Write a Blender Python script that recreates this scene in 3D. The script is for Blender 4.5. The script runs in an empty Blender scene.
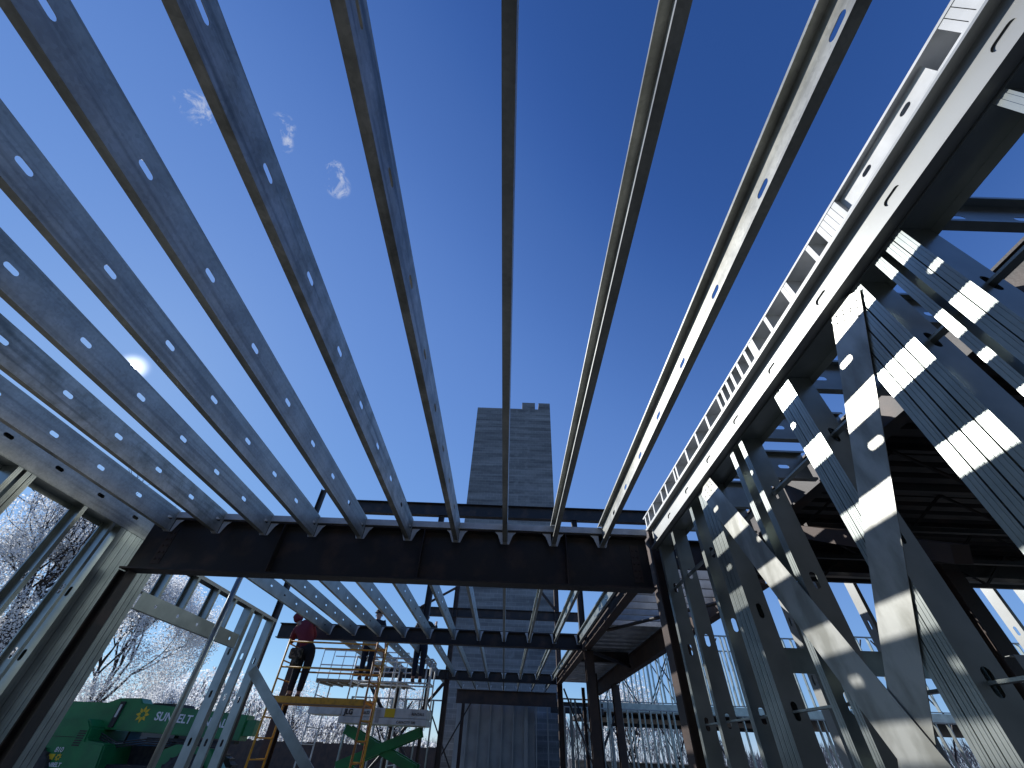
import bpy, bmesh, math, random
from mathutils import Vector, Matrix
R = math.radians
random.seed(7)
sc = bpy.context.scene
COL = sc.collection

# ------------------------------------------------------------------ camera
cam_d = bpy.data.cameras.new('camera'); cam = bpy.data.objects.new('camera', cam_d)
COL.objects.link(cam); sc.camera = cam
M3 = Matrix(((0.99934834, -0.03487876, -0.00929376),
             (-0.01703112, -0.68264001, 0.73055634),
             (0.03182519, 0.72992198, 0.68278918)))          # rows x,y,z ; columns right, up, forward
right = Vector((0.99934834, -0.01703112, 0.03182519))
up = Vector((-0.03487876, -0.68264001, 0.72992198))
fwd = Vector((-0.00929376, 0.73055634, 0.68278918))
mw = Matrix.Identity(4)
for i in range(3):
    mw[i][0] = right[i]; mw[i][1] = up[i]; mw[i][2] = -fwd[i]
mw[2][3] = 1.5
cam.matrix_world = mw
cam_d.sensor_width = 36; cam_d.lens = 396.66 / 1024 * 36
cam_d.clip_start = 0.05; cam_d.clip_end = 3000

# ------------------------------------------------------------------ sky, sun, exposure
SUN = Vector((-0.69784, 0.51857, 0.49407)).normalized()
w = bpy.data.worlds.new('World'); sc.world = w; w.use_nodes = True
nt = w.node_tree; nt.nodes.clear()
out = nt.nodes.new('ShaderNodeOutputWorld'); bg = nt.nodes.new('ShaderNodeBackground')
sky = nt.nodes.new('ShaderNodeTexSky'); sky.sky_type = 'NISHITA'; sky.sun_disc = False
sky.sun_elevation = R(29.6); sky.sun_rotation = R(-53.4)
sky.altitude = 1500; sky.air_density = 1.0; sky.dust_density = 0.25; sky.ozone_density = 5.0
bg.inputs['Strength'].default_value = 0.105
# sky colour, the disc of the sun with its small aureole, and three wisps of cloud (all by direction in the world)
tcw = nt.nodes.new('ShaderNodeTexCoord')
def dirmask(dv, c0, c1):
    d = Vector(dv).normalized(); dp = nt.nodes.new('ShaderNodeVectorMath'); dp.operation = 'DOT_PRODUCT'; dp.inputs[1].default_value = d
    nt.links.new(tcw.outputs['Generated'], dp.inputs[0]); mr = nt.nodes.new('ShaderNodeMapRange')
    mr.inputs[1].default_value = math.cos(R(c0)); mr.inputs[2].default_value = math.cos(R(c1)); mr.interpolation_type = 'SMOOTHSTEP'
    nt.links.new(dp.outputs['Value'], mr.inputs[0]); return mr.outputs[0]
def mth(op, a, b):
    m = nt.nodes.new('ShaderNodeMath'); m.operation = op
    for i, v in enumerate((a, b)):
        if hasattr(v, 'links'): nt.links.new(v, m.inputs[i])
        else: m.inputs[i].default_value = v
    return m.outputs[0]
def pixdir(px, py):
    return right * ((px - 512) / 396.66) + up * (-(py - 384) / 396.66) + fwd
cl = None
nzc = nt.nodes.new('ShaderNodeTexNoise'); nzc.inputs['Scale'].default_value = 26; nzc.inputs['Detail'].default_value = 8; nzc.inputs['Distortion'].default_value = .5; nzc.inputs['Roughness'].default_value = .68
nt.links.new(tcw.outputs['Generated'], nzc.inputs['Vector'])
for px, py, rr in ((204, 112, 1.9), (283, 126, 1.4), (281, 142, 1.4), (335, 170, 1.2), (338, 186, 1.6), (190, 104, 1.4)):
    q = dirmask(pixdir(px, py), rr, .1); cl = q if cl is None else mth('MAXIMUM', cl, q)
cm = nt.nodes.new('ShaderNodeMapRange'); cm.inputs[1].default_value = .49; cm.inputs[2].default_value = .78
nt.links.new(nzc.outputs['Fac'], cm.inputs[0])
cmask = mth('MULTIPLY', cm.outputs[0], mth('MINIMUM', mth('MULTIPLY', cl, 1.7), 1.0))
mxc = nt.nodes.new('ShaderNodeMix'); mxc.data_type = 'RGBA'; mxc.inputs[7].default_value = (7.5, 7.8, 8.3, 1)
vm = nt.nodes.new('ShaderNodeVectorMath'); vm.operation = 'SCALE'; vm.inputs['Scale'].default_value = 0.105; nt.links.new(sky.outputs[0], vm.inputs[0])
crv = nt.nodes.new('ShaderNodeRGBCurve'); nt.links.new(vm.outputs[0], crv.inputs['Color'])
for ci, pl in enumerate([[(.038, .025), (.053, .062), (.084, .122), (.296, .27), (1, .8)], [(.078, .082), (.105, .150), (.159, .250), (.503, .50), (1, .85)], [(.174, .29), (.231, .44), (.342, .62), (.847, .87), (1, .95)]]):
    c_ = crv.mapping.curves[ci]
    for j, (a_, b_) in enumerate(pl):
        if j == len(pl) - 1: c_.points[-1].location = (a_, b_)
        else: c_.points.new(a_, b_)
crv.mapping.update()
vm2 = nt.nodes.new('ShaderNodeVectorMath'); vm2.operation = 'SCALE'; vm2.inputs['Scale'].default_value = 1 / 0.105; nt.links.new(crv.outputs[0], vm2.inputs[0])
nt.links.new(cmask, mxc.inputs[0]); nt.links.new(vm2.outputs[0], mxc.inputs[6])
glow = mth('ADD', mth('MULTIPLY', dirmask(SUN, .34, .24), 400.0), mth('MULTIPLY', mth('POWER', dirmask(SUN, 2.4, 0.0), 9.0), 9.0))
adc = nt.nodes.new('ShaderNodeMix'); adc.data_type = 'RGBA'; adc.blend_type = 'ADD'; adc.inputs[0].default_value = 1
cg = nt.nodes.new('ShaderNodeCombineXYZ')
for i in range(3): nt.links.new(glow, cg.inputs[i])
nt.links.new(mxc.outputs[2], adc.inputs[6]); nt.links.new(cg.outputs[0], adc.inputs[7])
nt.links.new(adc.outputs[2], bg.inputs['Color']); nt.links.new(bg.outputs[0], out.inputs['Surface'])
sl = bpy.data.lights.new('sun_lamp', 'SUN'); sl.energy = 5.0; sl.angle = R(0.53); sl.color = (1.0, 0.97, 0.93)
so = bpy.data.objects.new('sun_lamp', sl); COL.objects.link(so)
so.rotation_euler = SUN.to_track_quat('Z', 'Y').to_euler(); so.location = SUN * 60
sc.view_settings.view_transform = 'Standard'; sc.view_settings.look = 'None'
sc.view_settings.exposure = 0.0; sc.view_settings.gamma = 1.0; sc.view_settings.use_curve_mapping = False
sc.render.engine = 'CYCLES'
sc.cycles.max_bounces = 6; sc.cycles.diffuse_bounces = 3; sc.cycles.glossy_bounces = 4
sc.cycles.sample_clamp_indirect = 6

# ------------------------------------------------------------------ materials
def mat(name, col, rough=0.6, metal=0.0, var=0.0, vscale=6.0, bump=0.0, bscale=40.0, col2=None, spangle=0.0, stretch=None, thr=(0.35, 0.65), streak=None):
    m = bpy.data.materials.new(name); m.use_nodes = True
    n = m.node_tree.nodes; l = m.node_tree.links; b = n['Principled BSDF']
    b.inputs['Roughness'].default_value = rough; b.inputs['Metallic'].default_value = metal
    b.inputs['Base Color'].default_value = (*col, 1)
    tc = n.new('ShaderNodeTexCoord'); mp = n.new('ShaderNodeMapping')
    l.new(tc.outputs['Object'], mp.inputs['Vector'])
    if stretch: mp.inputs['Scale'].default_value = stretch
    cur = None
    if var > 0 or col2:
        ns = n.new('ShaderNodeTexNoise'); ns.inputs['Scale'].default_value = vscale; ns.inputs['Detail'].default_value = 6
        l.new(mp.outputs[0], ns.inputs['Vector'])
        mr = n.new('ShaderNodeMapRange'); mr.inputs[1].default_value = thr[0]; mr.inputs[2].default_value = thr[1]
        l.new(ns.outputs['Fac'], mr.inputs[0])
        mx = n.new('ShaderNodeMix'); mx.data_type = 'RGBA'
        c2 = col2 if col2 else tuple(c * (1 - var) for c in col)
        mx.inputs[6].default_value = (*col, 1); mx.inputs[7].default_value = (*c2, 1)
        l.new(mr.outputs[0], mx.inputs[0]); cur = mx.outputs[2]
    if streak:
        sm = n.new('ShaderNodeMapping'); sm.inputs['Scale'].default_value = streak[:3]; l.new(tc.outputs['Object'], sm.inputs['Vector'])
        sn = n.new('ShaderNodeTexNoise'); sn.inputs['Scale'].default_value = 1.6; sn.inputs['Detail'].default_value = 5; sn.inputs['Distortion'].default_value = .6; l.new(sm.outputs[0], sn.inputs['Vector'])
        sr = n.new('ShaderNodeMapRange'); sr.inputs[1].default_value = .47; sr.inputs[2].default_value = .66; sr.inputs[4].default_value = streak[3]; l.new(sn.outputs['Fac'], sr.inputs[0])
        sx_ = n.new('ShaderNodeMix'); sx_.data_type = 'RGBA'; sx_.inputs[7].default_value = (.13, .135, .12, 1); l.new(sr.outputs[0], sx_.inputs[0])
        if cur: l.new(cur, sx_.inputs[6])
        else: sx_.inputs[6].default_value = (*col, 1)
        cur = sx_.outputs[2]
        vo = n.new('ShaderNodeTexVoronoi'); vo.inputs['Scale'].default_value = 55
        l.new(tc.outputs['Object'], vo.inputs['Vector'])
        mr2 = n.new('ShaderNodeMapRange'); mr2.inputs[3].default_value = 1 - spangle; mr2.inputs[4].default_value = 1 + spangle
        sp = n.new('ShaderNodeSeparateColor'); l.new(vo.outputs['Color'], sp.inputs[0]); l.new(sp.outputs[0], mr2.inputs[0])
        hs = n.new('ShaderNodeHueSaturation'); l.new(mr2.outputs[0], hs.inputs['Value'])
        if cur: l.new(cur, hs.inputs['Color'])
        else: hs.inputs['Color'].default_value = (*col, 1)
        cur = hs.outputs[0]
        mr3 = n.new('ShaderNodeMapRange'); mr3.inputs[3].default_value = max(.05, rough - .1); mr3.inputs[4].default_value = rough + .12
        ns2 = n.new('ShaderNodeTexNoise'); ns2.inputs['Scale'].default_value = 9; ns2.inputs['Detail'].default_value = 5
        l.new(mp.outputs[0], ns2.inputs['Vector']); l.new(ns2.outputs['Fac'], mr3.inputs[0]); l.new(mr3.outputs[0], b.inputs['Roughness'])
    if cur: l.new(cur, b.inputs['Base Color'])
    if bump > 0:
        nb = n.new('ShaderNodeTexNoise'); nb.inputs['Scale'].default_value = bscale; nb.inputs['Detail'].default_value = 4
        l.new(mp.outputs[0], nb.inputs['Vector'])
        bp = n.new('ShaderNodeBump'); bp.inputs['Strength'].default_value = bump; bp.inputs['Distance'].default_value = 0.01
        l.new(nb.outputs['Fac'], bp.inputs['Height']); l.new(bp.outputs[0], b.inputs['Normal'])
    return m

GALV = mat('galvanized_steel', (0.41, 0.445, 0.425), 0.35, 0.76, col2=(0.30, 0.335, 0.32), vscale=4, spangle=0.10, bump=0.05, bscale=5)
JOIST = mat('galvanized_joist', (0.47, 0.475, 0.43), 0.40, 0.45, col2=(0.34, 0.345, 0.315), vscale=4, spangle=0.09, bump=0.06, bscale=5, streak=(4, .3, 13, .45))
ZINC = mat('zinc_white_clip', (0.66, 0.67, 0.66), 0.55, 0.15, col2=(0.5, 0.51, 0.5), vscale=6)
GALV2 = mat('galvanized_joist_stained', (0.50, 0.49, 0.44), 0.44, 0.6, col2=(0.30, 0.295, 0.25), vscale=7, spangle=0.10, bump=0.08, bscale=9, streak=(5, .5, 11, .7))
BRACE = mat('galvanized_strap', (0.47, 0.48, 0.45), 0.42, 0.6, col2=(0.30, 0.305, 0.275), vscale=8, spangle=0.16, bump=0.12, bscale=11, stretch=(1, 1, .5), thr=(.42, .62))
GALVB = mat('galvanized_steel_bright', (0.38, 0.395, 0.385), 0.48, 0.5, col2=(0.33, 0.34, 0.33), vscale=2, spangle=0.05, bump=0.04, bscale=6)
DECKM = mat('metal_deck', (0.72, 0.74, 0.76), 0.28, 0.6, col2=(0.45, 0.46, 0.48), vscale=4, spangle=0.06, bump=0.05)
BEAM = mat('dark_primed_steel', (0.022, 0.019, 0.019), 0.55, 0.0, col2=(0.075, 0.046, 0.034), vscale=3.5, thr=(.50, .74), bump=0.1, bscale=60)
BROWN = mat('brown_primed_steel', (0.085, 0.052, 0.038), 0.6, 0.1, col2=(0.045, 0.032, 0.028), vscale=3, bump=0.1, bscale=60)
YELLOW = mat('yellow_paint', (0.72, 0.34, 0.03), 0.45, 0.0, col2=(0.42, 0.2, 0.03), vscale=12, thr=(.5, .75))
ORANGE = mat('orange_paint', (0.50, 0.20, 0.04), 0.5, 0.0, col2=(0.3, 0.12, 0.04), vscale=12)
GREEN = mat('green_paint', (0.012, 0.20, 0.055), 0.35, 0.0, col2=(0.012, 0.14, 0.045), vscale=2.5)
WHITEP = mat('white_paint', (0.62, 0.62, 0.58), 0.5, 0.0, col2=(0.4, 0.4, 0.37), vscale=5, thr=(.45, .75))
BLACK = mat('black_rubber', (0.02, 0.02, 0.022), 0.75, 0, col2=(0.05, 0.045, 0.04), vscale=8)
TXTW = mat('white_lettering', (0.8, 0.8, 0.8), 0.5); TXTK = mat('black_lettering', (0.02, 0.02, 0.02), 0.5)
TXTY = mat('yellow_emblem', (0.75, 0.50, 0.02), 0.5)
CONC = mat('concrete', (0.115, 0.118, 0.116), 0.85, 0, col2=(0.08, 0.083, 0.082), vscale=1.3, bump=0.2, bscale=30)
DIRT = mat('bare_earth', (0.13, 0.12, 0.10), 0.95, 0, col2=(0.08, 0.075, 0.06), vscale=0.35, bump=0.4, bscale=3)
BARK = mat('bark', (0.05, 0.038, 0.03), 0.9, 0, col2=(0.03, 0.024, 0.02), vscale=9, bump=0.5, bscale=25)
SHEATH = mat('gray_sheathing', (0.42, 0.43, 0.41), 0.8, 0, col2=(0.30, 0.31, 0.30), vscale=1.5)
GLASS = mat('cab_glass', (0.10, 0.20, 0.34), 0.08, 0.0)
PLY = mat('plywood', (0.32, 0.24, 0.15), 0.75, 0, col2=(0.2, 0.14, 0.09), vscale=6, stretch=(1, 6, 1))
SKIN = mat('skin', (0.36, 0.2, 0.14), 0.55)
HOOD = mat('dark_red_cloth', (0.16, 0.018, 0.03), 0.9, bump=0.3, bscale=30)
CAMO = mat('camouflage_cloth', (0.13, 0.12, 0.09), 0.9, col2=(0.03, 0.03, 0.025), vscale=14, thr=(.47, .53))
NAVY = mat('navy_cloth', (0.014, 0.02, 0.034), 0.9, bump=0.3, bscale=30)
BLKC = mat('black_cloth', (0.012, 0.012, 0.014), 0.9, bump=0.3, bscale=30)
BOOT = mat('boot_leather', (0.09, 0.05, 0.03), 0.7)
BRICKR = None
def blocks(name, c1, c2, mortar, bw, bh, ms, rough=0.9, extra=False):
    m = bpy.data.materials.new(name); m.use_nodes = True
    n = m.node_tree.nodes; l = m.node_tree.links; b = n['Principled BSDF']; b.inputs['Roughness'].default_value = rough
    tc = n.new('ShaderNodeTexCoord'); sx = n.new('ShaderNodeSeparateXYZ'); l.new(tc.outputs['Object'], sx.inputs[0])
    ad = n.new('ShaderNodeMath'); l.new(sx.outputs[0], ad.inputs[0]); l.new(sx.outputs[1], ad.inputs[1])
    cb = n.new('ShaderNodeCombineXYZ'); l.new(ad.outputs[0], cb.inputs[0]); l.new(sx.outputs[2], cb.inputs[1])
    br = n.new('ShaderNodeTexBrick'); l.new(cb.outputs[0], br.inputs['Vector'])
    br.inputs['Scale'].default_value = 1; br.inputs['Brick Width'].default_value = bw; br.inputs['Row Height'].default_value = bh
    br.inputs['Mortar Size'].default_value = ms; br.inputs['Color1'].default_value = (*c1, 1); br.inputs['Color2'].default_value = (*c2, 1)
    br.inputs['Mortar'].default_value = (*mortar, 1); br.inputs['Bias'].default_value = -0.2
    # course to course tone (wet and dry lifts, mortar smears)
    mp = n.new('ShaderNodeMapping'); mp.inputs['Scale'].default_value = (0.25, 3.2, 1); l.new(cb.outputs[0], mp.inputs['Vector'])
    ns = n.new('ShaderNodeTexNoise'); ns.inputs['Scale'].default_value = 1.0; ns.inputs['Detail'].default_value = 7; l.new(mp.outputs[0], ns.inputs['Vector'])
    mr = n.new('ShaderNodeMapRange'); mr.inputs[1].default_value = .3; mr.inputs[2].default_value = .7; mr.inputs[3].default_value = .6; mr.inputs[4].default_value = 1.45
    l.new(ns.outputs['Fac'], mr.inputs[0])
    hs = n.new('ShaderNodeHueSaturation'); l.new(br.outputs['Color'], hs.inputs['Color']); l.new(mr.outputs[0], hs.inputs['Value'])
    l.new(hs.outputs[0], b.inputs['Base Color'])
    if extra:   # lighter grout blotches where ties were patched, two ragged vertical rows
        v = n.new('ShaderNodeTexNoise'); v.inputs['Scale'].default_value = 2.6; v.inputs['Detail'].default_value = 2; l.new(cb.outputs[0], v.inputs['Vector'])
        m1 = n.new('ShaderNodeMapRange'); m1.inputs[1].default_value = .5; m1.inputs[2].default_value = .62; m1.inputs[4].default_value = .55; l.new(v.outputs['Fac'], m1.inputs[0])
        tot = None
        for xc in (0.25, 1.0):
            s = n.new('ShaderNodeMath'); s.operation = 'SUBTRACT'; s.inputs[1].default_value = xc; l.new(sx.outputs[0], s.inputs[0])
            a = n.new('ShaderNodeMath'); a.operation = 'ABSOLUTE'; l.new(s.outputs[0], a.inputs[0])
            t = n.new('ShaderNodeMath'); t.operation = 'LESS_THAN'; t.inputs[1].default_value = 0.16; l.new(a.outputs[0], t.inputs[0])
            if tot is None: tot = t.outputs[0]
            else:
                q = n.new('ShaderNodeMath'); q.operation = 'ADD'; l.new(tot, q.inputs[0]); l.new(t.outputs[0], q.inputs[1]); tot = q.outputs[0]
        q = n.new('ShaderNodeMath'); q.operation = 'MULTIPLY'; l.new(tot, q.inputs[0]); l.new(m1.outputs[0], q.inputs[1])
        mx = n.new('ShaderNodeMix'); mx.data_type = 'RGBA'; mx.inputs[7].default_value = (0.30, 0.30, 0.29, 1)
        l.new(q.outputs[0], mx.inputs[0]); l.new(hs.outputs[0], mx.inputs[6]); l.new(mx.outputs[2], b.inputs['Base Color'])
    return m
CMU = blocks('grey_block_masonry', (0.215, 0.215, 0.21), (0.17, 0.173, 0.175), (0.27, 0.27, 0.26), 0.4, 0.2, 0.012, extra=True)
BRK = blocks('red_brick', (0.30, 0.12, 0.07), (0.22, 0.09, 0.06), (0.35, 0.32, 0.28), 0.2, 0.075, 0.01)

# ------------------------------------------------------------------ mesh helpers
class MB:
    def __init__(s): s.v = []; s.f = []
    def add(s, vs, fs):
        k = len(s.v); s.v += [tuple(v) for v in vs]; s.f += [tuple(i + k for i in f) for f in fs]
    def box(s, a, b):
        x0, y0, z0 = [min(p, q) for p, q in zip(a, b)]; x1, y1, z1 = [max(p, q) for p, q in zip(a, b)]
        s.add([(x0, y0, z0), (x1, y0, z0), (x1, y1, z0), (x0, y1, z0), (x0, y0, z1), (x1, y0, z1), (x1, y1, z1), (x0, y1, z1)],
              [(0, 3, 2, 1), (4, 5, 6, 7), (0, 1, 5, 4), (1, 2, 6, 5), (2, 3, 7, 6), (3, 0, 4, 7)])
    def obox(s, o, L, V, N, l0, l1, v0, v1, n0, n1):
        P = lambda a, b, c: Vector(o) + L * a + V * b + N * c
        s.add([P(l0, v0, n0), P(l1, v0, n0), P(l1, v1, n0), P(l0, v1, n0), P(l0, v0, n1), P(l1, v0, n1), P(l1, v1, n1), P(l0, v1, n1)],
              [(0, 3, 2, 1), (4, 5, 6, 7), (0, 1, 5, 4), (1, 2, 6, 5), (2, 3, 7, 6), (3, 0, 4, 7)])
    def bar(s, a, b, w, h, upv=(0, 0, 1)):
        a = Vector(a); b = Vector(b); L = (b - a); ln = L.length; L.normalize(); U = Vector(upv)
        if abs(L.dot(U)) > .98: U = Vector((1, 0, 0))
        N = L.cross(U).normalized(); V = N.cross(L).normalized()
        s.obox(a, L, V, N, 0, ln, -h / 2, h / 2, -w / 2, w / 2)
    def tube(s, pts, rads, n=8, cap=True):
        pts = [Vector(p) for p in pts]
        if not hasattr(rads, '__len__'): rads = [rads] * len(pts)
        k = len(s.v); prev = None
        for i, p in enumerate(pts):
            t = (pts[min(i + 1, len(pts) - 1)] - pts[max(i - 1, 0)]).normalized()
            ref = Vector((0, 0, 1)) if abs(t.z) < .9 else Vector((1, 0, 0))
            if prev is not None: ref = prev
            a = t.cross(ref)
            if a.length < 1e-4: a = t.cross(Vector((0, 1, 0)))
            a.normalize(); bb = a.cross(t).normalized(); prev = bb
            for j in range(n):
                q = 2 * math.pi * j / n; s.v.append(tuple(p + (a * math.cos(q) + bb * math.sin(q)) * rads[i]))
        for i in range(len(pts) - 1):
            for j in range(n):
                s.f.append((k + i * n + j, k + i * n + (j + 1) % n, k + (i + 1) * n + (j + 1) % n, k + (i + 1) * n + j))
        if cap:
            s.f.append(tuple(k + j for j in range(n))[::-1]); e = k + (len(pts) - 1) * n; s.f.append(tuple(e + j for j in range(n)))
    def plate(s, o, L, V, N, ln, h, t, holes=(), ha=0.10, hb=0.038):
        """plate of thickness t with stadium slots centred at (l, v) in holes"""
        o = Vector(o); P = lambda a, b, c: o + L * a + V * b + N * c
        hs = sorted([x for x in holes if ha / 2 + .03 < x[0] < ln - ha / 2 - .03]); cur = 0.0
        e = .02
        for (c, v) in hs:
            a0, a1 = c - ha / 2 - e, c + ha / 2 + e
            if a0 > cur: s.obox(o, L, V, N, cur, a0, 0, h, 0, t)
            b0, b1 = v - hb / 2 - e, v + hb / 2 + e
            s.obox(o, L, V, N, a0, a1, 0, b0, 0, t); s.obox(o, L, V, N, a0, a1, b1, h, 0, t)
            r = hb / 2; ns = 6; inner = []
            for k in range(ns + 1):
                q = -math.pi / 2 + math.pi * k / ns; inner.append((c + ha / 2 - r + r * math.cos(q), v + r * math.sin(q)))
            for k in range(ns + 1):
                q = math.pi / 2 + math.pi * k / ns; inner.append((c - ha / 2 + r + r * math.cos(q), v + r * math.sin(q)))
            m = len(inner); outer = []
            for (x, y) in inner:      # push out to the rectangle
                dx, dy = x - c, y - v; sc_ = 1e9
                if abs(dx) > 1e-9: sc_ = min(sc_, (ha / 2 + e) / abs(dx))
                if abs(dy) > 1e-9: sc_ = min(sc_, (hb / 2 + e) / abs(dy))
                outer.append([c + dx * sc_, v + dy * sc_])
            # snap four nearest points to the corners
            for (cx, cy) in ((a0, b0), (a1, b0), (a1, b1), (a0, b1)):
                i = min(range(m), key=lambda i: (outer[i][0] - cx) ** 2 + (outer[i][1] - cy) ** 2); outer[i] = [cx, cy]
            vs = [P(x, y, 0) for x, y in inner] + [P(x, y, 0) for x, y in outer] + [P(x, y, t) for x, y in inner] + [P(x, y, t) for x, y in outer]
            fs = []
            for i in range(m):
                j = (i + 1) % m
                fs += [(i, m + i, m + j, j), (2 * m + i, 2 * m + j, 3 * m + j, 3 * m + i), (i, j, 2 * m + j, 2 * m + i)]
            s.add(vs, fs); cur = a1
        if cur < ln: s.obox(o, L, V, N, cur, ln, 0, h, 0, t)
    def cee(s, o, L, V, U, ln, h, b=0.05, lip=0.015, t=0.003, holes=(), ha=0.10, hb=0.038, lips=True):
        """C section: web in the L-V plane at U=0, flanges reaching towards U"""
        o = Vector(o); L = Vector(L).normalized(); V = Vector(V).normalized(); U = Vector(U).normalized()
        s.plate(o, L, V, U, ln, h, t, holes, ha, hb)
        s.obox(o, L, V, U, 0, ln, 0, t, t, b); s.obox(o, L, V, U, 0, ln, h - t, h, t, b)
        if lips:
            s.obox(o, L, V, U, 0, ln, t, t + lip, b - t, b); s.obox(o, L, V, U, 0, ln, h - t - lip, h - t, b - t, b)
    def ibeam(s, a, b, h, fw, tf=0.018, tw=0.011):
        """wide flange; a and b are the end points of the bottom centre line (horizontal) """
        a = Vector(a); b = Vector(b); L = (b - a); ln = L.length; L.normalize()
        V = Vector((0, 0, 1)) if abs(L.z) < .9 else Vector((0, 1, 0))
        N = L.cross(V).normalized(); V = N.cross(L)
        s.obox(a, L, V, N, 0, ln, 0, tf, -fw / 2, fw / 2); s.obox(a, L, V, N, 0, ln, h - tf, h, -fw / 2, fw / 2)
        s.obox(a, L, V, N, 0, ln, tf, h - tf, -tw / 2, tw / 2)
    def build(s, name, m, parent=None, smooth=False, bevel=0.0, origin=None):
        me = bpy.data.meshes.new(name)
        vs = s.v
        if origin is not None: vs = [(x - origin[0], y - origin[1], z - origin[2]) for x, y, z in vs]
        me.from_pydata(vs, [], s.f)
        bm = bmesh.new(); bm.from_mesh(me); bmesh.ops.recalc_face_normals(bm, faces=bm.faces)
        if bevel > 0: bmesh.ops.bevel(bm, geom=list(bm.edges), offset=bevel, segments=2, affect='EDGES', clamp_overlap=True)
        bm.to_mesh(me); bm.free()
        if smooth:
            for p in me.polygons: p.use_smooth = True
        if m: me.materials.append(m)
        o = bpy.data.objects.new(name, me); COL.objects.link(o)
        if origin is not None: o.location = origin
        if parent is not None:
            o.parent = parent
            o.location = Vector(o.location) - wloc(parent)
        return o

def tag(o, label=None, cat=None, group=None, kind=None):
    if label: o['label'] = label
    if cat: o['category'] = cat
    if group: o['group'] = group
    if kind: o['kind'] = kind
    return o
def thing(name, loc, label, cat, group=None):
    o = bpy.data.objects.new(name, None); o.empty_display_size = .2; COL.objects.link(o); o.location = loc
    return tag(o, label, cat, group)
def copy_tree(root, loc, label=None):
    c = root.copy(); COL.objects.link(c); c.location = loc
    if label: c['label'] = label
    for ch in list(root.children):
        d = ch.copy(); COL.objects.link(d); d.parent = c
        for g in list(ch.children):
            e = g.copy(); COL.objects.link(e); e.parent = d
    return c
def text(name, body, size, m, origin, right_v, up_v, parent=None, extrude=0.004, bold=0.0):
    cu = bpy.data.curves.new(name, 'FONT'); cu.body = body; cu.size = size; cu.extrude = extrude; cu.offset = bold
    tmp = bpy.data.objects.new('t', cu); COL.objects.link(tmp)
    dg = bpy.context.evaluated_depsgraph_get(); me = bpy.data.meshes.new_from_object(tmp.evaluated_get(dg))
    bpy.data.objects.remove(tmp); me.materials.clear(); me.materials.append(m)
    o = bpy.data.objects.new(name, me); COL.objects.link(o)
    r = Vector(right_v).normalized(); u = Vector(up_v).normalized(); nn = r.cross(u)
    mt = Matrix.Identity(4)
    for i in range(3): mt[i][0] = r[i]; mt[i][1] = u[i]; mt[i][2] = nn[i]; mt[i][3] = origin[i]
    if parent is not None:
        o.parent = parent; o.matrix_basis = Matrix.Translation(-Vector(wloc(parent))) @ mt
    else: o.matrix_basis = mt
    return o
def wloc(o):
    v = Vector(o.location); p = o.parent
    while p is not None: v = v + Vector(p.location); p = p.parent
    return v
X_, Y_, Z_ = Vector((1, 0, 0)), Vector((0, 1, 0)), Vector((0, 0, 1))
ORD = ['first', 'second', 'third', 'fourth', 'fifth', 'sixth', 'seventh', 'eighth', 'ninth', 'tenth', 'eleventh', 'twelfth']

# ------------------------------------------------------------------ ground
mb = MB(); mb.add([(-700, -700, 0), (700, -700, 0), (700, 900, 0), (-700, 900, 0)], [(0, 1, 2, 3)])
tag(mb.build('ground', DIRT), kind='structure')
mb = MB(); mb.box((-6.2, -6, 0.004), (12, 24, 0.05)); tag(mb.build('floor_slab', CONC), kind='structure')
F0 = 0.05

# ------------------------------------------------------------------ steel frame
ZJ0, ZJ1 = 3.432, 3.692
def beam(a, b, h, fw, m, label, name='steel_beam'):
    mb = MB(); mb.ibeam(a, b, h, fw); o = mb.build(name, m, origin=a); return tag(o, label, 'steel beam')
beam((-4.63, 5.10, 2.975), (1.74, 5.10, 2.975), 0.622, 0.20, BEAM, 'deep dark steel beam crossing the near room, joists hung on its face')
nb = [q for q in bpy.data.objects if q.name.startswith('steel_beam')][0]
for xa in (-4.38, 1.52):
    mb = MB(); mb.box((xa, 5.088, 3.06), (xa + .11, 5.094, 3.50))
    for k in range(5):
        for q in (.03, .08): mb.tube([(xa + q, 5.078, 3.12 + .08 * k), (xa + q, 5.088, 3.12 + .08 * k)], .012, 6)
    mb.build('bolted_plate', BROWN, nb)
for xa in (-2.9, -1.1, .7):
    mb = MB(); mb.box((xa, 5.0, 2.994), (xa + .01, 5.094, 3.578)); mb.build('stiffener', BEAM, nb)
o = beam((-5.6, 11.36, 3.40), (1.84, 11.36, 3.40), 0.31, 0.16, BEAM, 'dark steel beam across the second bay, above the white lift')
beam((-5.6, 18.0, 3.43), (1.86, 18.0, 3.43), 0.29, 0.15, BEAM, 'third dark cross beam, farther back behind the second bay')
beam((-2.1, 21.9, 3.06), (2.25, 21.9, 3.06), 0.48, 0.18, BROWN, 'brown beam directly in front of the block tower base')
beam((1.93, 5.25, 3.40), (1.93, 11.25, 3.40), 0.31, 0.17, BROWN, 'brown beam running away from the near column beside corrugated decking')
beam((1.93, 11.47, 3.40), (1.93, 17.9, 3.40), 0.31, 0.17, BROWN, 'brown beam running away beyond the second column line')
beam((3.50, 5.75, 3.30), (3.62, 19.5, 3.30), 0.40, 0.17, BROWN, 'dark edge beam under the far side of the corrugated deck')
beam((2.03, 9.0, 3.46), (3.40, 9.0, 3.46), 0.25, 0.12, BEAM, 'short dark beam under the corrugated deck, nearer one')
beam((2.03, 13.3, 3.46), (3.44, 13.3, 3.46), 0.25, 0.12, BEAM, 'short dark beam under the corrugated deck, farther one')
beam((-4.9, 11.3, 6.60), (4.2, 11.3, 6.60), 0.38, 0.17, BEAM, 'high horizontal beam seen against the sky above the first beam')
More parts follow.
